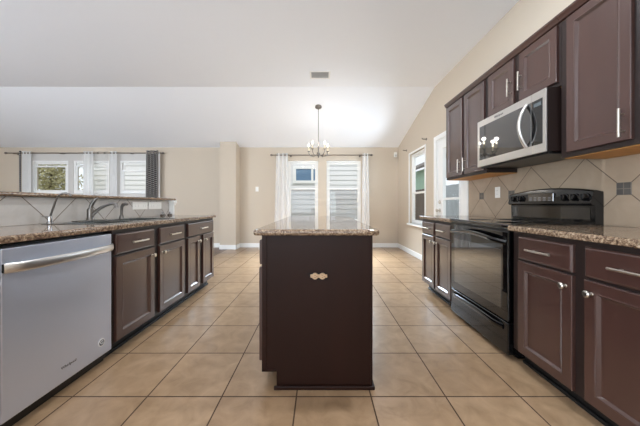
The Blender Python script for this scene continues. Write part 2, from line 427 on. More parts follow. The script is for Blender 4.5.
# ---- windows
def window_y(name, x0, x1, z0, z1, y, mid=None, screen=True, inset=0.045, sill=True, fw=0.045):
    mb = MB(); yf = y+inset
    for a in ((x0, x0+fw, z0, z1), (x1-fw, x1, z0, z1), (x0+fw, x1-fw, z1-fw, z1), (x0+fw, x1-fw, z0, z0+fw)):
        mb.box(a[0], a[1], yf, yf+0.06, a[2], a[3], 0.003, 1)
    w = struct(name, mb, M['white'])
    mid = mid or (z0+z1)/2
    s = MB(); d = 0.035
    for (za, zb, yy) in ((z0+fw, mid+0.02, yf+0.01), (mid-0.02, z1-fw, yf+0.035)):
        for a in ((x0+fw, x0+fw+d, za, zb), (x1-fw-d, x1-fw, za, zb), (x0+fw+d, x1-fw-d, zb-d, zb), (x0+fw+d, x1-fw-d, za, za+d)):
            s.box(a[0], a[1], yy, yy+0.022, a[2], a[3], 0.002, 1)
    struct('window_sash', s, M['white'], w)
    g = MB().box(x0+fw, x1-fw, yf+0.019, yf+0.022, z0+fw, mid).box(x0+fw, x1-fw, yf+0.044, yf+0.047, mid, z1-fw)
    struct('window_glass', g, M['glass'], w)
    if screen:
        struct('window_screen', MB().box(x0+fw, x1-fw, yf+0.062, yf+0.063, z0+fw, mid), M['screen'], w)
    if sill:
        struct('window_sill', MB().box(x0-0.03, x1+0.03, y-0.04, y+0.05, z0-0.03, z0, 0.004, 2), M['white'], w)
    return w
window_y('window_1', *DIN[0], YB, mid=1.45)
window_y('window_2', *DIN[1], YB, mid=1.45)
for i, l in enumerate(LIV): window_y('window_%d' % (i+3), *l, YB, mid=1.887 if i == 2 else 2.0, screen=False, inset=-0.015, sill=False, fw=0.05)
# the wide pale casing round the three living-room windows
cm = MB()
xs = [-7.16, LIV[0][0]], [LIV[0][1], LIV[1][0]], [LIV[1][1], LIV[2][0]], [LIV[2][1], -3.98]
for a, b in xs: cm.box(a, b, YB-0.02, YB, 1.33, 2.14)
cm.box(-7.16, -3.98, YB-0.02, YB, 2.14, 2.31).box(-7.16, -3.98, YB-0.03, YB, 1.24, 1.33)
struct('trim_2', cm, M['greytrim'])

def window_x(name, y0, y1, z0, z1, x, mid):
    fw = 0.045; mb = MB(); xf = x+0.04
    for a in ((y0, y0+fw, z0, z1), (y1-fw, y1, z0, z1), (y0+fw, y1-fw, z1-fw, z1), (y0+fw, y1-fw, z0, z0+fw)):
        mb.box(xf, xf+0.06, a[0], a[1], a[2], a[3], 0.003, 1)
    w = struct(name, mb, M['white'])
    s = MB(); d = 0.035
    for (za, zb, xx) in ((z0+fw, mid+0.02, xf+0.01), (mid-0.02, z1-fw, xf+0.035)):
        for a in ((y0+fw, y0+fw+d, za, zb), (y1-fw-d, y1-fw, za, zb), (y0+fw+d, y1-fw-d, zb-d, zb), (y0+fw+d, y1-fw-d, za, za+d)):
            s.box(xx, xx+0.022, a[0], a[1], a[2], a[3], 0.002, 1)
    struct('window_sash', s, M['white'], w)
    struct('window_glass', MB().box(xf+0.019, xf+0.022, y0+fw, y1-fw, z0+fw, mid).box(xf+0.044, xf+0.047, y0+fw, y1-fw, mid, z1-fw), M['glass'], w)
    c = MB(); k = 0.04
    for a in ((y0-k, y0, z0-0.03, z1+k), (y1, y1+k, z0-0.03, z1+k), (y0, y1, z1, z1+k)):
        c.box(x-0.015, x, a[0], a[1], a[2], a[3], 0.003, 1)
    c.box(x-0.05, x+0.04, y0-0.06, y1+0.06, z0-0.035, z0, 0.004, 2)
    struct('window_casing', c, M['white'], w)
window_x('window_6', *SIDE, XR, 1.30)

# rear and left openings, behind and beside the camera: fixed glazing in white frames
def fixed_glazing(name, plane, p, u0, u1, z0, z1, n):
    mb = MB(); g = MB(); fw = 0.06
    us = [u0+(u1-u0)*k/n for k in range(n+1)]
    for k, u in enumerate(us):
        a, b = max(u0, u-fw/2), min(u1, u+fw/2)
        mb.box(*((a, b, p, p+0.06) if plane == 'y' else (p, p+0.06, a, b)), z0, z1)
    for za, zb in ((z0, z0+fw), (z1-fw, z1)):
        mb.box(*((u0, u1, p, p+0.06) if plane == 'y' else (p, p+0.06, u0, u1)), za, zb)
    g.box(*((u0, u1, p+0.03, p+0.035) if plane == 'y' else (p+0.03, p+0.035, u0, u1)), z0, z1)
    w = struct(name, mb, M['white']); struct('window_glass', g, M['glass'], w)
fixed_glazing('window_7', 'y', YF-0.1, *REAR[0], 2)
fixed_glazing('window_8', 'y', YF-0.1, *REAR[1], 2)
fixed_glazing('window_9', 'x', XL-0.1, *LEFTW, 3)

# ---- half-glazed patio door in the right wall
y0, y1, z0, z1 = DOOR
fr = MB(); k = 0.075
for a in ((y0-k, y0, 0, z1+k), (y1, y1+k, 0, z1+k), (y0, y1, z1, z1+k)): fr.box(XR-0.018, XR, a[0], a[1], a[2], a[3], 0.004, 1)
for a in ((y0, y0+0.02, 0, z1), (y1-0.02, y1, 0, z1), (y0+0.02, y1-0.02, z1-0.02, z1)): fr.box(XR, XR+0.11, a[0], a[1], a[2], a[3])
dr = struct('door_1', fr, M['white'])
xs0, xs1 = XR+0.012, XR+0.055
ya, yb = y0+0.022, y1-0.022
sl = MB().box(xs0, xs1, ya, ya+0.13, 0.01, z1-0.022, 0.002, 1).box(xs0, xs1, yb-0.16, yb, 0.01, z1-0.022, 0.002, 1)
sl.box(xs0, xs1, ya+0.13, yb-0.16, 0.01, 0.30, 0.002, 1).box(xs0, xs1, ya+0.13, yb-0.16, z1-0.16, z1-0.022, 0.002, 1)
slab = struct('door_slab', sl, M['white'], dr)
mu = MB().box(xs0+0.008, xs1-0.008, ya+0.13, yb-0.16, 1.13, 1.165)
ga, gb = ya+0.13, yb-0.16
for a in ((ga, ga+0.02, 0.30, z1-0.16), (gb-0.02, gb, 0.30, z1-0.16)): mu.box(xs0-0.008, xs1, a[0], a[1], a[2], a[3], 0.002, 1)
struct('door_lite_frame', mu, M['white'], dr)
struct('door_glass', MB().box(xs0+0.02, xs0+0.024, ga, gb, 0.30, z1-0.16), M['glass'], dr)
kb = MB().lathe((xs0, yb-0.07, 0.965), [(0.032, 0), (0.032, -0.006), (0.012, -0.01), (0.012, -0.035), (0.028, -0.045), (0.028, -0.06), (0.015, -0.068)], axis='x')
kb.build('door_knob', M['nickel'], dr, True)['kind'] = 'structure'
db = MB().lathe((xs0, yb-0.07, 1.10), [(0.03, 0), (0.03, -0.01), (0.02, -0.016)], axis='x').box(xs0-0.034, xs0-0.014, yb-0.076, yb-0.064, 1.085, 1.115, 0.003, 1)
struct('door_deadbolt', db, M['nickel'], dr)

# ------------------------------------------------------------------ cabinets
ZC = 0.885   # underside of the worktops
ZT = 0.92    # their top
PAN = [(0, 0), (0, 0.017), (0.003, 0.020), (0.050, 0.020), (0.053, 0.0212), (0.056, 0.0205), (0.060, 0.016), (0.066, 0.008), (0.074, 0.0065)]
DRW = [(0, 0), (0, 0.013), (0.004, 0.017), (0.010, 0.020)]
def panel(face, sgn, u0, u1, v0, v1, prof):
    rows = []
    for ins, w in prof:
        x = face+sgn*w
        rows.append([(x, u0+ins, v0+ins), (x, u1-ins, v0+ins), (x, u1-ins, v1-ins), (x, u0+ins, v1-ins)])
    return MB().rings(rows)
def knob(face, sgn, u, v, parent):
    f = face+sgn*0.020
    return MB().lathe((f, u, v), [(0.009, 0), (0.006, sgn*0.004), (0.006, sgn*0.014), (0.012, sgn*0.018), (0.0165, sgn*0.023), (0.0165, sgn*0.028), (0.011, sgn*0.033)], 20, 'x').build('knob', M['nickel'], parent, True)
def bar_pull(face, sgn, u, v, ln, vertical, parent, m='nickel'):
    f = face+sgn*0.020; mb = MB(); e = ln/2; q = ln*0.30
    x = f+sgn*0.03
    if vertical:
        mb.cyl((x, u, v-e), (x, u, v+e), 0.0062)
        for t in (-q, q): mb.cyl((f, u, v+t), (x, u, v+t), 0.0045)
    else:
        mb.cyl((x, u-e, v), (x, u+e, v), 0.0062)
        for t in (-q, q): mb.cyl((f, u+t, v), (x, u+t, v), 0.0045)
    return mb.build('handle', M[m], parent, True)
def carcass(face, back, u0, u1, z0, z1, under=None):
    """open box of 18 mm boards with a closed face frame"""
    s = 1 if face > back else -1
    t = 0.018
    f1 = face-s*0.02
    lo, hi = sorted((back, f1))
    mb = MB().box(lo, hi, u0, u0+t, z0, z1).box(lo, hi, u1-t, u1, z0, z1).box(lo, hi, u0+t, u1-t, z0, z0+t)
    lo2, hi2 = sorted((back, back+s*0.008)); mb.box(lo2, hi2, u0+t, u1-t, z0+t, z1)
    lo3, hi3 = sorted((f1, face)); mb.box(lo3, hi3, u0, u1, z0, z1, 0.0015, 1)
    return mb
def base_cabinet(name, label, cat, face, back, u0, u1, doors, drawers, knobs, pulls=True, group=None):
    """doors: [(ua, ub)], drawers: [(ua, ub)], knobs: u of each door's knob"""
    s = 1 if face > back else -1
    r = thing(name, ((face+back)/2, (u0+u1)/2, 0), label, cat, group)
    carcass(face, back, u0, u1, 0.10, ZC).build('body', M['frame'], r)
    k0, k1 = sorted((back, face-s*0.075)); MB().box(k0, k1, u0, u1, 0, 0.10).box(*sorted((face-s*0.075, face-s*0.06)), u0, u1, 0, 0.02, 0.003, 1).build('toe_kick', M['black'], r)
    for (a, b) in drawers:
        d = panel(face, s, a, b, 0.712, 0.855, DRW).build('drawer', M['espresso'], r)
        if pulls: bar_pull(face, s, (a+b)/2, 0.782, 0.165, False, d)
    for (a, b), kn in zip(doors, knobs):
        d = panel(face, s, a, b, 0.112, 0.697, PAN).build('door', M['espresso'], r)
        knob(face, s, kn, 0.637, d)
    return r
FL, BL = -1.425, -2.03    # left run
FR, BR = 1.30, 1.925      # right run
base_cabinet('base_cabinet', 'dark espresso base cabinet nearest the camera on the dishwasher side, only its edge in view', 'cabinet', FL, BL, 0.50, 1.128, [(0.53, 1.10)], [(0.53, 1.10)], [0.57])
base_cabinet('sink_cabinet', 'dark espresso sink cabinet with two drawer fronts, right beside the steel dishwasher', 'cabinet', FL, BL, 1.746, 2.688, [(1.762, 2.17), (2.24, 2.652)], [(1.762, 2.17), (2.24, 2.652)], [2.135, 2.275])
base_cabinet('base_cabinet', 'narrow-doored espresso base cabinet with one wide drawer at the end of the sink run', 'cabinet', FL, BL, 2.69, 3.39, [(2.72, 2.985), (3.07, 3.374)], [(2.72, 3.374)], [2.953, 3.102])
base_cabinet('base_cabinet', 'espresso base cabinet on the far side of the black range, by the patio door', 'cabinet', FR, BR, 2.49, 3.215, [(2.505, 2.835), (2.87, 3.20)], [(2.505, 2.835), (2.87, 3.20)], [2.80, 2.905])
base_cabinet('base_cabinet', 'large espresso base cabinet in the near right corner, on the near side of the range', 'cabinet', FR, BR, 0.80, 1.712, [(0.82, 1.2376), (1.297, 1.653)], [(0.82, 1.2376), (1.297, 1.653)], [1.203, 1.33])

# ---- island
IX0, IX1, IY0, IY1 = -0.334, 0.302, 1.467, 3.13
isl = thing('kitchen_island', (0, 2.3, 0), 'dark espresso island cabinet with a plain end panel, standing alone mid floor', 'island')
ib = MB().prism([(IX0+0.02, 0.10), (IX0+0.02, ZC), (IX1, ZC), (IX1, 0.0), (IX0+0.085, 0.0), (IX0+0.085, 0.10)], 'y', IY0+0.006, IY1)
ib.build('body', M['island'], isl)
# end panel with its toe notch, edge strips, shoe moulding
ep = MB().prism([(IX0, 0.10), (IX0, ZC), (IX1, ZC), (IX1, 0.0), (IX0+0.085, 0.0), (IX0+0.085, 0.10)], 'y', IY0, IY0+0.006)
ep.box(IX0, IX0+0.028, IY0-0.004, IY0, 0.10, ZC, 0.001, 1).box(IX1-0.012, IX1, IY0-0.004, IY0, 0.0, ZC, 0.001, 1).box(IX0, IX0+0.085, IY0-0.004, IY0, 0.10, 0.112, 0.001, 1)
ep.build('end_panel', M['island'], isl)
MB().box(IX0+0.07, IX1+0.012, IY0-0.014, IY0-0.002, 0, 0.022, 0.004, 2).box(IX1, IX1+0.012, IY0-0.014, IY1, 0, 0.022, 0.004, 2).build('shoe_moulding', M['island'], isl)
MB().box(IX0, IX0+0.02, IY0+0.006, IY1, 0.10, ZC).build('face_frame', M['frame'], isl)
n = 4; st = (IY1-IY0-0.02)/n
for k in range(n):
    a, b = IY0+0.015+k*st, IY0+0.015+(k+1)*st-0.03
    d = panel(IX0, -1, a, b, 0.712, 0.855, DRW).build('drawer', M['espresso'], isl); bar_pull(IX0, -1, (a+b)/2, 0.782, 0.14, False, d)
    d = panel(IX0, -1, a, b, 0.155, 0.697, PAN).build('door', M['espresso'], isl); knob(IX0, -1, b-0.035 if k % 2 == 0 else a+0.035, 0.637, d)
# bare receptacle in a ragged cut-out
hz = 0.648; hy = IY0-0.0005
rag = [(-0.075, 0.014), (-0.052, 0.022), (-0.02, 0.019), (0.018, 0.024), (0.05, 0.026), (0.052, 0.012), (0.046, -0.004), (0.056, -0.024), (0.02, -0.024), (-0.03, -0.022), (-0.05, -0.012), (-0.062, 0.002)]
MB().prism([(-0.005+x, hz+z) for x, z in rag], 'y', hy-0.001, hy+0.001).build('cut_out', M['hole'], isl)
rc = MB()
rc.box(-0.055, 0.042, hy-0.008, hy-0.001, hz-0.008, hz+0.012, 0.003, 2)
for cx in (-0.028, 0.014): rc.lathe((cx, hy-0.001, hz+0.002), [(0.018, 0), (0.018, -0.011), (0.016, -0.013)], 18, 'y')
rcp = rc.build('receptacle', M['cream'], isl); tag(rcp, 'bare cream double receptacle set sideways in a ragged hole')
for cx in (-0.028, 0.014):
    for dz in (-0.006, 0.006): MB().box(cx-0.004, cx+0.004, hy-0.0145, hy-0.0125, hz+0.002+dz-0.001, hz+0.002+dz+0.001).build('slot', M['slot'], rcp)
    MB().cyl((cx+0.010, hy-0.0145, hz+0.002), (cx+0.010, hy-0.0125, hz+0.002), 0.0022, n=10).build('slot', M['slot'], rcp)
it = MB().box(-0.375, 0.335, 1.425, 3.17, ZC, ZT, 0.014, 4).build('island_countertop', M['granite'], None, True)
tag(it, 'brown speckled granite slab on top of the kitchen island', 'countertop')

# ---- worktops
def nose(xf, back_x, s, z0=ZC, z1=ZT, r=0.013):
    """profile of a worktop strip whose front edge (facing s) is rounded"""
    pts = [(back_x, z0), (back_x, z1)]
    for k in range(6):
        a = PI/2*k/5; pts.append((xf-s*r+s*r*math.sin(a), z1-r+r*math.cos(a)))
    pts += [(xf-s*0.006+s*0.006*math.cos(a), z0+0.006-0.006*math.sin(a)) for a in (0, PI/4, PI/2)]
    return pts
SX0, SX1, SY0, SY1 = -1.93, -1.50, 1.80, 2.62   # sink cut-out
lc = MB().prism(nose(-1.395, SX1, 1), 'y', 0.48, 3.415)
lc.box(-2.034, SX1, 0.48, SY0, ZC, ZT).box(-2.034, SX1, SY1, 3.415, ZC, ZT).box(-2.034, SX0, SY0, SY1, ZC, ZT)
tag(lc.build('countertop', M['granite'], None, True), 'long brown speckled granite countertop holding the sink and faucets', 'countertop')
rc1 = MB().prism(nose(1.262, 1.93, -1), 'y', 0.78, 1.714).build('countertop', M['granite'], None, True)
tag(rc1, 'brown speckled granite countertop in the near right corner, beside the range', 'countertop')
rc2 = MB().prism(nose(1.262, 1.93, -1), 'y', 2.488, 3.24).build('countertop', M['granite'], None, True)
tag(rc2, 'short granite countertop beyond the black range, by the patio door', 'countertop')
bt = MB().box(-2.47, -1.985, 0.42, 3.52, 1.114, 1.143, 0.012, 3).build('bar_countertop', M['granite'], None, True)
tag(bt, 'raised granite bar ledge on the half wall behind the sink', 'countertop')

# ---- tiled backsplashes
sb = thing('tile_backsplash', (XR, 2.0, ZT), 'beige diagonal tile backsplash with dark inserts, on the wall behind the range', 'backsplash')
MB().box(1.918, 1.9295, 0.80, 3.29, ZT+0.001, 1.44).build('tile_field', M['splash_r'], sb)
for yy in (1.136, 1.608, 2.552, 3.024):
    o = MB().box(-0.003, 0.002, -0.04, 0.04, -0.04, 0.04, 0.001, 1).build('mosaic_insert', M['insert'])
    o.parent = sb; o.location = Vector((1.917, yy, 1.16))-sb.location
sp = MB().box(-2.034, -2.022, 0.48, 3.418, ZT+0.001, 1.112).build('bar_backsplash', M['splash_l'])
tag(sp, 'low pale diagonal tile backsplash on the half wall behind the sink', 'backsplash')

# ---- upper cabinets
FU, BU = 1.620, 1.926
def upper_cabinet(label, u0, u1, z0, doors, pulls, pz, name='wall_cabinet'):
    r = thing(name, ((FU+BU)/2, (u0+u1)/2, z0), label, 'cabinet')
    carcass(FU, BU, u0, u1, z0, 2.30).box(FU, BU, u0+0.018, u1-0.018, 2.282, 2.30).build('body', M['frame'], r)
    MB().prism([(FU, 2.285), (FU-0.012, 2.288), (FU-0.018, 2.300), (FU-0.03, 2.318), (FU-0.032, 2.330), (FU+0.02, 2.330), (FU+0.02, 2.301), (FU, 2.301)], 'y', u0, u1).build('crown_moulding', M['espresso'], r)
    MB().box(FU+0.022, BU, u0+0.002, u1-0.002, z0-0.004, z0-0.0005).build('underside', M['rawwood'], r)
    for (a, b), p in zip(doors, pulls):
        d = panel(FU, -1, a, b, z0+0.028, 2.272, PAN).build('door', M['espresso'], r)
        bar_pull(FU, -1, p, pz, 0.15, True, d)
    return r
ZU = 1.37
upper_cabinet('tall espresso wall cabinet at the far end of the uppers, past the microwave', 2.478, 3.262, ZU, [(2.495, 2.837), (2.88, 3.238)], [2.807, 2.915], 1.50)
upper_cabinet('short espresso wall cabinet with two doors directly above the microwave', 1.714, 2.476, 1.862, [(1.728, 2.053), (2.114, 2.43)], [2.025, 2.142], 2.04)
upper_cabinet('tall espresso wall cabinet at top right, nearest of the uppers, above the near counter', 0.80, 1.712, ZU, [(0.82, 1.25), (1.313, 1.659)], [1.22, 1.341], 1.49)

# ------------------------------------------------------------------ appliances
# ---- dishwasher
dw = thing('dishwasher', (-1.72, 1.437, 0), 'brushed stainless steel dishwasher under the left granite counter', 'dishwasher')
MB().box(-2.02, -1.46, 1.137, 1.737, 0.02, 0.872).build('body', M['blackmatte'], dw)
MB().box(-1.52, -1.475, 1.137, 1.737, 0.0, 0.10).build('toe_kick', M['black'], dw)
dd = MB().box(-1.46, -1.420, 1.135, 1.739, 0.075, 0.862, 0.006, 3).build('door', M['steel'], dw, True)
pts = []
for k in range(17):
    t = -1+2*k/16; pts.append((-1.420+0.012+0.040*(1-t*t)**0.6 if abs(t) < 1 else -1.412, 1.437+t*0.298, 0.772))
MB().tube(pts, 0.01, 16, flat=(0.023, 0.008, (0, 0, 1))).build('handle', M['steel_h'], dd, True)
MB().box(-1.4205, -1.414, 1.136, 1.150, 0.752, 0.792, 0.002, 1).build('handle_bracket', M['blackmatte'], dd)
MB().box(-1.4205, -1.414, 1.724, 1.738, 0.752, 0.792, 0.002, 1).build('handle_bracket', M['blackmatte'], dd)
text_mesh('badge', 'Whirlpool', 0.021, M['text'], dd, (-1.4195, 1.442, 0.158), (PI/2, 0, PI/2))
st = MB().lathe((-1.4205, 1.658, 0.163), [(0.025, 0), (0.025, 0.0012), (0.024, 0.0016)], 28, 'x').build('sticker', M['sticker'], dd)
MB().lathe((-1.4192, 1.658, 0.163), [(0.019, 0), (0.019, 0.0008)], 28, 'x').build('disc', M['text'], st)
text_mesh('letter', 'G', 0.034, M['sticker'], st, (-1.4178, 1.658, 0.163), (PI/2, 0, PI/2))

# ---- range
RY0, RY1 = 1.722, 2.480
rg = thing('range', (1.58, 2.10, 0), 'black freestanding electric range with glass door and raised control panel', 'range')
MB().box(1.315, 1.905, RY0, RY1, 0.03, 0.895).box(1.36, 1.90, RY0+0.03, RY1-0.03, 0, 0.03).build('body', M['blackgloss'], rg)
ct = MB().box(1.268, 1.865, RY0-0.002, RY1+0.002, 0.895, 0.924, 0.008, 3).build('cooktop', M['blackglass'], rg, True)
for (bx, by, br) in ((1.44, 1.92, 0.105), (1.44, 2.29, 0.085), (1.71, 1.92, 0.085), (1.71, 2.29, 0.105)):
    bn = MB().lathe((bx, by, 0.9240), [(br, 0), (br, 0.0003), (br-0.004, 0.0003), (br-0.004, 0)], 40)
    bn.build('burner_ring', M['burner'], ct)
# oven door
od = MB().box(1.272, 1.315, RY0+0.006, RY1-0.006, 0.262, 0.876, 0.008, 3).build('oven_door', M['blackglass'], rg, True)
MB().box(1.2705, 1.273, RY0+0.07, RY1-0.07, 0.33, 0.745, 0.001, 1).build('window', M['greyglass'], od)
MB().box(1.277, 1.315, RY0+0.006, RY1-0.006, 0.879, 0.893).build('vent_strip', M['blackmatte'], rg)
def bow(y0, y1, x, z, dx, dz, n=18):
    r = []
    for k in range(n+1):
        t = -1+2*k/n; w = (1-t*t)
        r.append((x-dx*min(1, w*3.0), (y0+y1)/2+t*(y1-y0)/2, z+dz*w))
    return r
MB().tube(bow(RY0+0.02, RY1-0.02, 1.272, 0.800, 0.045, 0.035), 0.012, 14, flat=(0.017, 0.011, (0, 0, 1))).build('handle', M['blackgloss'], od, True)
dwz = MB().box(1.272, 1.315, RY0+0.006, RY1-0.006, 0.035, 0.254, 0.008, 3).build('drawer', M['blackgloss'], rg, True)
MB().tube(bow(RY0+0.05, RY1-0.05, 1.274, 0.212, 0.026, 0.012), 0.012, 14, flat=(0.02, 0.010, (0, 0, 1))).build('handle', M['blackgloss'], dwz, True)
# back guard with an arched top
rows = []
nn = 24
for k in range(nn+1):
    t = -1+2*k/nn; y = (RY0+RY1)/2+t*(RY1-RY0)/2; zt = 1.158+0.034*(1-t*t)
    rows.append([(1.862, y, 0.925), (1.858, y, 1.052), (1.835, y, 1.060), (1.830, y, 1.075), (1.846, y, zt-0.012), (1.856, y, zt-0.002), (1.870, y, zt), (1.915, y, zt-0.01), (1.915, y, 0.90), (1.866, y, 0.90)])
bg = MB().rings(rows).build('back_guard', M['blackgloss'], rg, True)
MB().box(1.856, 1.861, RY0+0.03, RY1-0.03, 0.945, 1.04, 0.001, 1).build('vent_panel', M['blackglass'], bg)
MB().box(1.828, 1.842, 2.0, 2.24, 1.085, 1.15, 0.002, 1).build('clock_display', M['greyglass'], bg)
lb = MB()
for j in range(5):
    for q in range(3): lb.box(1.8265, 1.8285, 2.02+j*0.045, 2.045+j*0.045, 1.09+q*0.012, 1.095+q*0.012)
lb.build('key_print', mat('grey_print', (120, 120, 122), 0.5), bg)
for yy in (1.765, 1.838, 1.912, 2.325, 2.405):
    kx = 1.838
    kn = MB().lathe((kx, yy, 1.112), [(0.030, 0.0), (0.030, -0.006), (0.024, -0.008), (0.022, -0.028), (0.016, -0.031)], 24, 'x')
    kn.box(kx-0.038, kx-0.026, yy-0.005, yy+0.005, 1.09, 1.134, 0.003, 2)
    kn.build('knob', M['blackgloss'], bg, True)

# ---- microwave
MY0, MY1, MZ0, MZ1, MX = 1.730, 2.484, 1.420, 1.856, 1.533
mw = thing('microwave', (1.73, 2.107, MZ0), 'stainless over-the-range microwave with a curved handle, hung under the short cabinet', 'microwave')
MB().box(MX+0.0125, 1.915, MY0, MY1, MZ0+0.004, MZ1).build('body', M['frame'], mw)
md = MB().box(MX, MX+0.012, 1.852, MY1, MZ0, MZ1, 0.004, 2).build('door', M['steel_h'], mw, True)
mc = MB().box(MX, MX+0.012, MY0, 1.849, MZ0, MZ1, 0.004, 2).build('control_panel', M['steel_h'], mw, True)
MB().box(MX-0.002, MX+0.001, 1.8535, MY1-0.034, MZ0+0.062, MZ1-0.058, 0.001, 1).build('window', M['greyglass'], md)
MB().box(MX-0.002, MX+0.001, MY0+0.026, 1.8475, MZ0+0.062, MZ1-0.058, 0.001, 1).build('keypad', M['blackglass'], mc)
MB().box(MX-0.003, MX-0.0015, MY0+0.035, MY0+0.095, MZ1-0.105, MZ1-0.080).build('display', mat('display_grey', (84, 92, 96), 0.3), mc)
pts = []
for k in range(17):
    t = -1+2*k/16; pts.append((MX-0.006-0.055*(1-t*t), 1.888, (MZ0+MZ1)/2+t*0.158))
MB().tube(pts, 0.012, 14, flat=(0.010, 0.014, (1, 0, 0))).build('handle', M['steel_h'], md, True)
text_mesh('badge', 'Whirlpool', 0.026, M['text'], md, (MX-0.0006, 2.19, MZ1-0.030), (PI/2, 0, -PI/2))
vt = MB()
for j in range(9): vt.box(MX+0.06+j*0.03, MX+0.075+j*0.03, MY0+0.05, MY1-0.05, MZ0-0.004, MZ0+0.004)
vt.box(MX+0.03, 1.90, MY0+0.01, MY1-0.01, MZ0-0.012, MZ0-0.004).box(MX+0.03, MX+0.055, MY0+0.01, MY1-0.01, MZ0-0.004, MZ0+0.004)
vt.build('vent_grille', M['blackmatte'], mw)

# ------------------------------------------------------------------ sink and its fittings
sk = MB(); zt = ZT+0.0035
zb = 0.74; w = 0.012
sk.box(SX0-0.02, SX1+0.02, SY0-0.02, SY0+w, ZT+0.0005, zt, 0.001, 1).box(SX0-0.02, SX1+0.02, SY1-w, SY1+0.02, ZT+0.0005, zt, 0.001, 1)
sk.box(SX0-0.02, SX0+0.07, SY0+w, SY1-w, ZT+0.0005, zt).box(SX1-w, SX1+0.02, SY0+w, SY1-w, ZT+0.0005, zt)
ym = (SY0+SY1)/2
sk.box(SX0+0.07, SX1-w, ym-0.015, ym+0.015, zb, zt-0.002)
for a, b in ((SY0+0.006, SY0+w), (SY1-w, SY1-0.006)): sk.box(SX0+0.062, SX1-0.006, a, b, zb, zt-0.001)
sk.box(SX0+0.062, SX0+0.07, SY0+w, SY1-w, zb, zt-0.001).box(SX1-w, SX1-0.006, SY0+w, SY1-w, zb, zt-0.001)
sk.box(SX0+0.062, SX1-0.006, SY0+0.006, SY1-0.006, zb-0.006, zb)
so_ = thing('sink', (-1.71, ym, ZT), 'double-bowl stainless sink set into the long left granite countertop', 'sink')
sk.build('basin', M['sinksteel'], so_)
for yy in (ym-0.2, ym+0.2): MB().lathe((-1.69, yy, zb), [(0.055, 0), (0.055, 0.003), (0.04, 0.004), (0.036, 0.001)], 24).build('drain', M['chrome'], so_, True)
def arc(c, r, a0, a1, ux, uz, n=12):
    c = Vector(c); ux = Vector(ux); uz = Vector(uz)
    return [c+ux*r*math.cos(a0+(a1-a0)*k/n)+uz*r*math.sin(a0+(a1-a0)*k/n) for k in range(n+1)]
# main faucet
zf = zt
fa = thing('faucet', (-1.945, 2.16, zf), 'single-handle chrome kitchen faucet with an arching spout, centred behind the sink', 'faucet')
MB().box(-1.972, -1.918, 2.02, 2.30, zf, zf+0.006, 0.003, 2).build('base_plate', M['darknickel'], fa, True)
MB().lathe((-1.945, 2.16, zf+0.004), [(0.030, 0), (0.027, 0.012), (0.024, 0.03), (0.024, 0.085), (0.020, 0.098), (0.008, 0.104)], 24).build('body', M['darknickel'], fa, True)
sp_ = [(-1.930, 2.16, zf+0.045), (-1.905, 2.165, zf+0.075), (-1.87, 2.17, zf+0.105), (-1.83, 2.178, zf+0.128), (-1.80, 2.183, zf+0.140), (-1.775, 2.187, zf+0.143), (-1.757, 2.19, zf+0.139), (-1.748, 2.192, zf+0.126), (-1.747, 2.192, zf+0.11)]
MB().tube(sp_, [0.015, 0.014, 0.013, 0.012, 0.0115, 0.0115, 0.0125, 0.0135, 0.0135], 16).build('spout', M['darknickel'], fa, True)
MB().tube([(-1.945, 2.16, zf+0.09), (-1.938, 2.16, zf+0.125), (-1.925, 2.165, zf+0.158), (-1.905, 2.17, zf+0.183), (-1.89, 2.172, zf+0.190)], [0.016, 0.015, 0.012, 0.010, 0.008], 14).build('lever', M['darknickel'], fa, True)
# side sprayer
sy = thing('side_sprayer', (-1.945, 2.50, zf), 'dark chrome side sprayer standing upright right of the main faucet', 'sprayer')
MB().lathe((-1.945, 2.50, zf-0.001), [(0.023, 0), (0.021, 0.01), (0.015, 0.03), (0.014, 0.036)], 20).build('base', M['darknickel'], sy, True)
MB().tube([(-1.945, 2.50, zf+0.030), (-1.945, 2.50, zf+0.09), (-1.942, 2.50, zf+0.115), (-1.93, 2.502, zf+0.135), (-1.91, 2.505, zf+0.142), (-1.893, 2.507, zf+0.136)], [0.011, 0.012, 0.014, 0.016, 0.015, 0.012], 14).build('spray_head', M['darknickel'], sy, True)
# filtered-water tap
wf = thing('water_tap', (-1.955, 1.845, ZT), 'small slim filtered-water tap with a hooked spout, left of the main faucet', 'faucet')
MB().lathe((-1.955, 1.845, zf-0.0005), [(0.020, 0), (0.018, 0.01), (0.012, 0.014), (0.012, 0.045), (0.009, 0.052)], 20).build('base', M['chrome'], wf, True)
MB().tube([(-1.955, 1.845, zf+0.04), (-1.938, 1.845, zf+0.09), (-1.918, 1.845, zf+0.15), (-1.900, 1.846, zf+0.192), (-1.886, 1.847, zf+0.208), (-1.866, 1.848, zf+0.217), (-1.842, 1.849, zf+0.219), (-1.820, 1.85, zf+0.212), (-1.806, 1.85, zf+0.198)], 0.0062, 12).build('spout', M['darknickel'], wf, True)
MB().tube([(-1.955, 1.845, zf+0.045), (-1.975, 1.84, zf+0.048), (-2.0, 1.835, zf+0.05)], [0.006, 0.005, 0.004], 10).build('lever', M['chrome'], wf, True)
# two small metal stoppers at the end of the counter
stp = thing('sink_stopper', (-1.955, 3.17, ZT), 'small dark metal stopper on the counter end, left one of the two below the outlets', 'stopper', 'loose stoppers at the counter end')
MB().lathe((-1.955, 3.17, ZT), [(0.026, 0.0005), (0.028, 0.012), (0.022, 0.020), (0.010, 0.024)], 20).build('cup', M['darknickel'], stp, True)
MB().lathe((-1.955, 3.17, ZT), [(0.005, 0.022), (0.005, 0.036), (0.011, 0.040), (0.009, 0.047)], 16).build('knob', M['chrome'], stp, True)
s2 = copy_tree(stp); s2.location = (-1.95, 3.31, ZT)
s2['label'] = 'small dark metal stopper on the counter end, right one beside the white post'

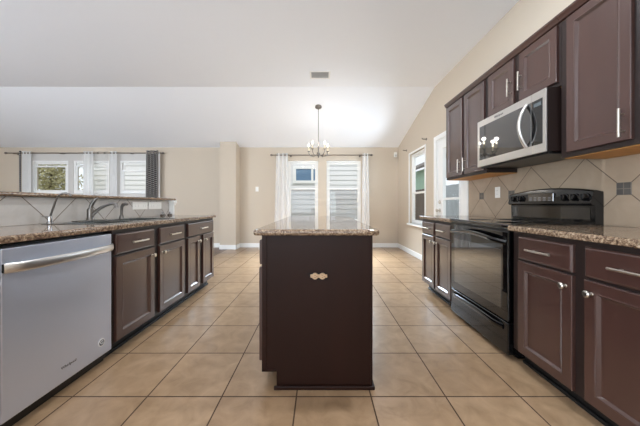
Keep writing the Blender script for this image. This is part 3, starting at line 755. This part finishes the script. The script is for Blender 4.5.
# ---- outlets and switches
def plate_x(name, label, x, s, yc, zc, w, h, gangs, horiz):
    r = thing(name, (x, yc, zc), label, 'outlet')
    MB().box(*sorted((x, x+s*0.006)), yc-w/2, yc+w/2, zc-h/2, zc+h/2, 0.002, 2).build('cover_plate', M['plate'], r, True)
    for g in range(gangs):
        gy = yc-w/2+(g+0.5)*w/gangs
        mb = MB(); sls = []
        for q in (-1, 1):
            cy, cz = (gy+q*0.02, zc) if horiz else (gy, zc+q*0.02)
            mb.box(*sorted((x+s*0.005, x+s*0.0085)), cy-0.014, cy+0.014, cz-0.014, cz+0.014, 0.003, 2)
            for dd_ in (-0.006, 0.006):
                ry, rz = (0.004, 0.001) if horiz else (0.001, 0.004)
                oy, oz = (0, dd_) if horiz else (dd_, 0)
                sls.append(MB().box(*sorted((x+s*0.0084, x+s*0.0092)), cy+oy-ry, cy+oy+ry, cz+oz-rz, cz+oz+rz))
        ro = mb.build('receptacle', M['plate'], r)
        for sm in sls: sm.build('slot', M['slot'], ro)
    return r
plate_x('outlet_plate', 'wide white outlet plate on the bar tile, left of the pair', -2.0215, 1, 2.865, 1.047, 0.236, 0.085, 2, True)
plate_x('outlet_plate', 'wide white outlet plate on the bar tile, right of the pair near the white post', -2.0215, 1, 3.125, 1.047, 0.236, 0.085, 2, True)
plate_x('outlet_plate', 'single white upright outlet plate on the range wall tile', 1.9175, -1, 2.75, 1.19, 0.075, 0.118, 1, False)
sw = thing('light_switch', (-1.555, YB, 1.44), 'white light switch on the far wall between column and curtain', 'switch')
MB().box(-1.593, -1.517, YB-0.006, YB, 1.38, 1.50, 0.002, 2).build('cover_plate', M['plate'], sw)
MB().box(-1.571, -1.539, YB-0.010, YB-0.005, 1.41, 1.47, 0.002, 1).build('rocker', M['white'], sw)
sn = thing('alarm_sensor', (1.86, YB, 2.28), 'small white alarm sensor box high in the far right corner', 'sensor')
MB().box(1.825, 1.895, YB-0.045, YB, 2.225, 2.345, 0.01, 3).build('housing', M['plate'], sn, True)
MB().box(1.838, 1.882, YB-0.049, YB-0.043, 2.235, 2.285, 0.004, 2).build('lens', mat('sensor_lens', (206, 206, 204), 0.3), sn)

# ------------------------------------------------------------------ rods and curtains
def rod(name, label, x0, x1, y, z, brackets, m='rod'):
    r = thing(name, ((x0+x1)/2, y, z), label, 'curtain rod')
    MB().cyl((x0, y, z), (x1, y, z), 0.011).build('pole', M[m], r, True)
    for x, s in ((x0, -1), (x1, 1)):
        MB().lathe((x, y, z), [(0.013, 0), (0.013, s*0.02), (0.022, s*0.03), (0.026, s*0.05), (0.018, s*0.07), (0.006, s*0.078)], 16, 'x').build('finial', M[m], r, True)
    for x in brackets:
        MB().tube([(x, YB-0.001, z-0.01), (x, y+0.012, z-0.012), (x, y, z-0.02)], 0.007, 10).cyl((x, YB, z-0.01), (x, YB-0.006, z-0.01), 0.022).build('bracket', M[m], r, True)
    return r
rod('curtain_rod', 'long dark curtain rod over the three left living-room windows', -7.58, -3.86, 6.19, 2.31, [-7.45, -6.3, -4.6])
rod('curtain_rod', 'dark curtain rod over the two dining windows', -1.13, 1.20, 6.19, 2.26, [-0.72, 0.06, 0.98])
def curtain(name, label, x0, x1, xb0, xb1, y, zt, zb, folds, depth, m, group=None, rod_z=None):
    r = thing(name, ((x0+x1)/2, y, zb), label, 'curtain', group)
    nu = folds*12
    zs = [zt-0.012*q for q in range(int(0.12/0.012))]; zs += [zs[-1]+(zb-zs[-1])*q/12 for q in range(1, 13)]; nv = len(zs)-1
    t = bmesh.new(); F = []
    for j in range(nv+1):
        v = (zt-zs[j])/(zt-zb); row = []
        for i in range(nu+1):
            u = i/nu; a = x0+(x1-x0)*u; b = xb0+(xb1-xb0)*u
            ph = 2*PI*folds*u
            yy = y+depth*math.sin(ph)*(1-0.25*v)+0.008*v*math.sin(ph*0.37+1.3)
            xx = a+(b-a)*v+0.006*v*math.sin(ph*0.6+3*v)
            row.append(t.verts.new((xx, yy, zs[j])))
        F.append(row)
    for j in range(nv):
        for i in range(nu):
            q = (F[j][i], F[j][i+1], F[j+1][i+1], F[j+1][i])
            if rod_z and min(math.hypot(p.co.y-6.19, p.co.z-rod_z) for p in q) < 0.0135: continue   # the grommet hole the rod passes through
            if rod_z and abs((q[0].co.z+q[2].co.z)/2-rod_z) < 0.0135 and min(p.co.y for p in q) < 6.19 < max(p.co.y for p in q): continue
            t.faces.new(q)
    bmesh.ops.recalc_face_normals(t, faces=t.faces[:])
    mb = MB(); mb._merge(t)
    c = mb.build('panel', M[m], r, True)
    if m == 'trellis':
        sm = c.modifiers.new('cloth', 'SOLIDIFY'); sm.thickness = 0.003
    if rod_z:
        for k in range(folds*2):
            u = (k+0.5)/(folds*2)
            if k % 2: continue
            gx = x0+(x1-x0)*(k/2+0.5)/folds
            tt = MB().tube([Vector((gx, 6.19, rod_z))+Vector((0.004*math.sin(a), math.cos(a)*0.020, math.sin(a)*0.020)) for a in [2*PI*q/14 for q in range(15)]], 0.0045, 8)
            tt.build('grommet', M['rod'], r, True)
    return r
# dining pair
curtain('curtain', 'white sheer curtain bunched at the left end of the dining window rod', -1.06, -0.78, -1.13, -0.70, 6.19, 2.30, 0.03, 3, 0.04, 'sheer', rod_z=2.26)
curtain('curtain', 'white sheer curtain bunched at the right end of the dining window rod', 1.03, 1.17, 1.00, 1.22, 6.19, 2.30, 0.03, 2, 0.04, 'sheer', rod_z=2.26)
# living room
curtain('curtain', 'narrow grey patterned curtain edge at the far left end of the living-room rod', -7.31, -7.25, -7.31, -7.25, 6.19, 2.36, 0.04, 1, 0.03, 'trellis', rod_z=2.31)
curtain('curtain', 'white curtain beside the left living-room window, next to the patterned edge', -7.24, -7.01, -7.25, -7.02, 6.19, 2.35, 0.04, 3, 0.03, 'sheer', rod_z=2.31)
curtain('curtain', 'white gathered curtain at the left of the middle living-room window', -5.75, -5.50, -5.75, -5.50, 6.19, 2.35, 0.04, 3, 0.03, 'sheer', rod_z=2.31)
curtain('curtain', 'see-through white curtain hanging flat across the middle living-room window', -5.47, -5.14, -5.47, -5.14, 6.19, 2.35, 0.04, 2, 0.02, 'thinsheer', rod_z=2.31)
curtain('curtain', 'cream curtain between the middle and right living-room windows', -5.10, -4.93, -5.10, -4.92, 6.19, 2.35, 0.04, 2, 0.03, 'sheer', rod_z=2.31)
curtain('curtain', 'dark grey trellis-patterned curtain at the right living-room window', -4.22, -3.93, -4.26, -3.94, 6.19, 2.37, 0.04, 4, 0.035, 'trellis', rod_z=2.31)
curtain('curtain', 'pale curtain strip at the right end of the living-room rod, beside the patterned one', -3.922, -3.882, -3.925, -3.87, 6.19, 2.34, 0.04, 1, 0.025, 'sheer', rod_z=2.31)
# two bare brackets by the side window
for yy, zz, lb_ in ((5.68, 2.262, 'bare curtain rod bracket on the right wall, left of the side window'), (4.62, 2.244, 'bare curtain rod bracket on the right wall, between side window and patio door')):
    b_ = MB().cyl((XR, yy, zz), (XR-0.006, yy, zz), 0.022).tube([(XR-0.004, yy, zz), (XR-0.06, yy, zz), (XR-0.075, yy, zz+0.004), (XR-0.085, yy, zz+0.018)], 0.007, 10)
    tag(b_.build('rod_bracket', M['rod'], None, True), lb_, 'bracket')

# ------------------------------------------------------------------ ceiling fittings
CY = 4.78; CZ = ceil_z(CY)
ch = thing('chandelier', (-0.03, CY, CZ), 'small nickel chandelier with lit candle bulbs hanging from the sloped ceiling', 'chandelier')
MB().lathe((-0.03, CY, CZ), [(0.062, 0.02), (0.062, -0.022), (0.05, -0.034), (0.014, -0.042), (0.008, -0.06)], 24).build('canopy', M['darknickel'], ch, True)
cx = -0.03
MB().cyl((cx, CY, CZ-0.05), (cx, CY, 2.20), 0.0055, n=10).build('stem', M['darknickel'], ch, True)
MB().lathe((cx, CY, 0), [(0.006, 2.22), (0.014, 2.20), (0.010, 2.17), (0.018, 2.13), (0.012, 2.09), (0.013, 2.04), (0.028, 2.02), (0.032, 2.0), (0.020, 1.975), (0.008, 1.965), (0.012, 1.95), (0.004, 1.935)], 20).build('column', M['darknickel'], ch, True)
for k in range(5):
    a = 2*PI*k/5+0.35; dx, dy = math.cos(a), math.sin(a)
    P = lambda r, z: (cx+dx*r, CY+dy*r, z)
    am = MB().tube([P(0.02, 2.01), P(0.06, 1.975), P(0.10, 1.965), P(0.15, 1.98), P(0.185, 2.02), P(0.19, 2.06)], 0.006, 10)
    am.lathe(P(0.19, 2.06), [(0.006, 0), (0.028, 0.006), (0.030, 0.010), (0.012, 0.014)], 16)
    arm = am.build('arm', M['darknickel'], ch, True)
    MB().cyl(P(0.19, 2.072), P(0.19, 2.155), 0.0105, n=14).build('candle_sleeve', M['candle'], arm, True)
    MB().lathe(P(0.19, 2.155), [(0.007, 0), (0.011, 0.014), (0.012, 0.024), (0.008, 0.044), (0.002, 0.060)], 14).build('bulb', M['bulb'], arm, True)
    ld = bpy.data.lights.new('bulb_light', 'POINT'); ld.energy = BULB_W; ld.shadow_soft_size = 0.03; ld.color = (1, 0.95, 0.88)
    lo = bpy.data.objects.new('bulb_light', ld); COL.objects.link(lo); lo.parent = ch; lo.location = Vector(P(0.19, 2.25))-world_loc(ch)
vn = thing('air_vent', (0, 3.88, ZFLAT), 'white louvred air vent in the flat ceiling', 'vent')
vf = MB(); vx, vy = 0.155, 0.115; q = 0.025
for a in ((-vx, vx, -vy, -vy+q), (-vx, vx, vy-q, vy), (-vx, -vx+q, -vy+q, vy-q), (vx-q, vx, -vy+q, vy-q)): vf.box(a[0], a[1], 3.88+a[2], 3.88+a[3], ZFLAT-0.008, ZFLAT+0.002, 0.002, 1)
vf.build('frame', M['white'], vn)
MB().box(-vx+q, vx-q, 3.88-vy+q, 3.88+vy-q, ZFLAT-0.001, ZFLAT+0.001).build('backing', mat('vent_dark', (128, 128, 130), 0.8), vn)
for j in range(8):
    yy = 3.88-vy+q+0.004+j*0.0205
    MB().prism([(yy, ZFLAT-0.0065), (yy+0.013, ZFLAT-0.0025), (yy+0.013, ZFLAT-0.0010), (yy, ZFLAT-0.005)], 'x', -vx+q, vx-q).build('louvre', M['white'], vn)
# recessed downlights over the kitchen, above the top edge of the picture
for lx, ly, lb_ in ((-0.9, 1.7, 'recessed round ceiling light above the sink side'), (0.75, 1.7, 'recessed round ceiling light above the range side'), (-0.9, -0.6, 'recessed round ceiling light behind the camera, sink side'), (0.75, -0.6, 'recessed round ceiling light behind the camera, range side')):
    r = thing('recessed_light', (lx, ly, ZFLAT), lb_, 'ceiling light', 'recessed kitchen ceiling lights')
    MB().lathe((lx, ly, ZFLAT), [(0.095, 0.0), (0.095, -0.006), (0.075, -0.008), (0.072, 0.0)], 28).build('trim_ring', M['white'], r, True)
    MB().lathe((lx, ly, ZFLAT), [(0.072, -0.002), (0.072, -0.004)], 28).build('lens', M['lens'], r)
    d = bpy.data.lights.new('downlight', 'AREA'); d.shape = 'DISK'; d.size = 0.14; d.energy = LAMP_W if ly > 0 else LAMP_W*0.35; d.color = (0.84, 0.92, 1.0)
    o = bpy.data.objects.new('downlight', d); COL.objects.link(o); o.parent = r; o.location = (0, 0, -0.012)

# ------------------------------------------------------------------ outside
struct('ground', MB().box(-30, 30, -20, 40, -0.25, -0.15), M['grass'])
def siding(x0, x1, y, z0, z1, ex, holes=()):
    """lapped boards facing -y"""
    mb = MB(); z = z0
    while z < z1-0.01:
        zz = min(z+ex, z1)
        cuts = [(x0, x1)]
        for h in holes:
            if h[2] < (z+zz)/2 < h[3]:
                cuts = [c for a, b in cuts for c in ((a, h[0]), (h[1], b))]
        for a, b in cuts:
            mb.prism([(y-0.028, z), (y-0.028, z+0.004), (y-0.004, zz+0.004), (y+0.05, zz), (y+0.05, z)], 'x', a, b)
        z = zz
    return mb
NY = 9.3
nh = thing('neighbor_house', (-4, NY+2, -0.15), 'white lap-sided neighbouring house seen through the far windows', 'house')
siding(-8.3, 2.2, NY, -0.15, 3.9, 0.175).build('siding_wall', M['siding'], nh)
wx0, wx1, wz0, wz1 = -0.98, 0.15, 1.82, 2.46
wf_ = MB(); k = 0.11
for a in ((wx0, wx1, wz1-k, wz1), (wx0, wx1, wz0, wz0+k), (wx0, wx0+k, wz0+k, wz1-k), (wx1-k, wx1, wz0+k, wz1-k), (-0.32, -0.24, wz0+k, wz1-k)): wf_.box(a[0], a[1], NY-0.06, NY, a[2], a[3], 0.004, 1)
nw = wf_.build('window', M['white'], nh)
MB().box(wx0+k, wx1-k, NY-0.034, NY-0.028, wz0+k, wz1-k).build('pane', M['blueglass'], nw)
MB().prism([(NY-0.5, 3.86), (NY+4, 5.6), (NY+4, 5.75), (NY-0.5, 4.0)], 'x', -8.7, 2.6).build('roof', M['roof'], nh)
MB().box(-8.7, 2.6, NY-0.5, NY, 3.82, 3.86).build('eave', M['white'], nh)
# mint green house beyond the fence
gh = thing('green_house', (9, 17, -0.15), 'mint green sided house beyond the fence, seen through the side window', 'house')
g = MB(); z = -0.15
while z < 3.4:
    g.prism([(7.0-0.028, z), (7.0-0.028, z+0.004), (7.0-0.004, z+0.2), (7.05, z+0.2), (7.05, z)], 'y', 14.6, 25)
    z += 0.2
g.build('siding_wall', M['mint'], gh)
MB().prism([(6.5, 3.4), (10.5, 5.2), (10.5, 5.35), (6.5, 3.55)], 'y', 14.2, 25.5).build('roof', M['roof'], gh)
# plank fences along the right side, a paler stretch near the door and a dark one further off
def fence(label, y, yend, m):
    fe = thing('plank_fence', (5.0, (y+yend)/2, -0.15), label, 'fence')
    MB().box(5.02, 5.06, y, yend, 0.3, 0.39).build('rail', M[m], fe)
    MB().box(5.02, 5.06, y, yend, 1.4, 1.49).build('rail', M[m], fe)
    pk = MB()
    while y < yend-0.13:
        pk.box(5.0, 5.02, y, y+0.135, -0.15, 1.80+0.02*random.random()); y += 0.155
    pk.build('planks', M[m], fe)
fence('pale grey-blue plank fence outside the half-glazed patio door', 3.0, 11.2, 'fence_pale')
fence('dark brown plank fence outside the side window, below the green house', 11.25, 24.0, 'fence')
# leafy tree outside the left window
tr = thing('tree', (-8.75, 8.3, -0.15), 'olive leafy tree outside the left living-room window', 'tree')
MB().tube([(-8.75, 8.3, -0.15), (-8.72, 8.3, 0.8), (-8.78, 8.28, 1.6), (-8.7, 8.3, 2.4)], [0.08, 0.06, 0.045, 0.02], 10).build('trunk', M['bark'], tr, True)
t = bmesh.new()
for _ in range(3600):
    p = Vector((random.gauss(0, 0.33), random.gauss(0, 0.3), random.gauss(0, 0.5)))
    c = Vector((-8.72, 8.3, 1.95))+p
    a = Vector((random.uniform(-1, 1), random.uniform(-1, 1), random.uniform(-1, 1))).normalized(); b = a.orthogonal().normalized()
    l, w_ = random.uniform(0.03, 0.06), random.uniform(0.014, 0.026)
    t.faces.new([t.verts.new(c+a*l), t.verts.new(c+b*w_), t.verts.new(c-a*l), t.verts.new(c-b*w_)])
mb = MB(); mb._merge(t); mb.build('foliage', M['leaf'], tr)
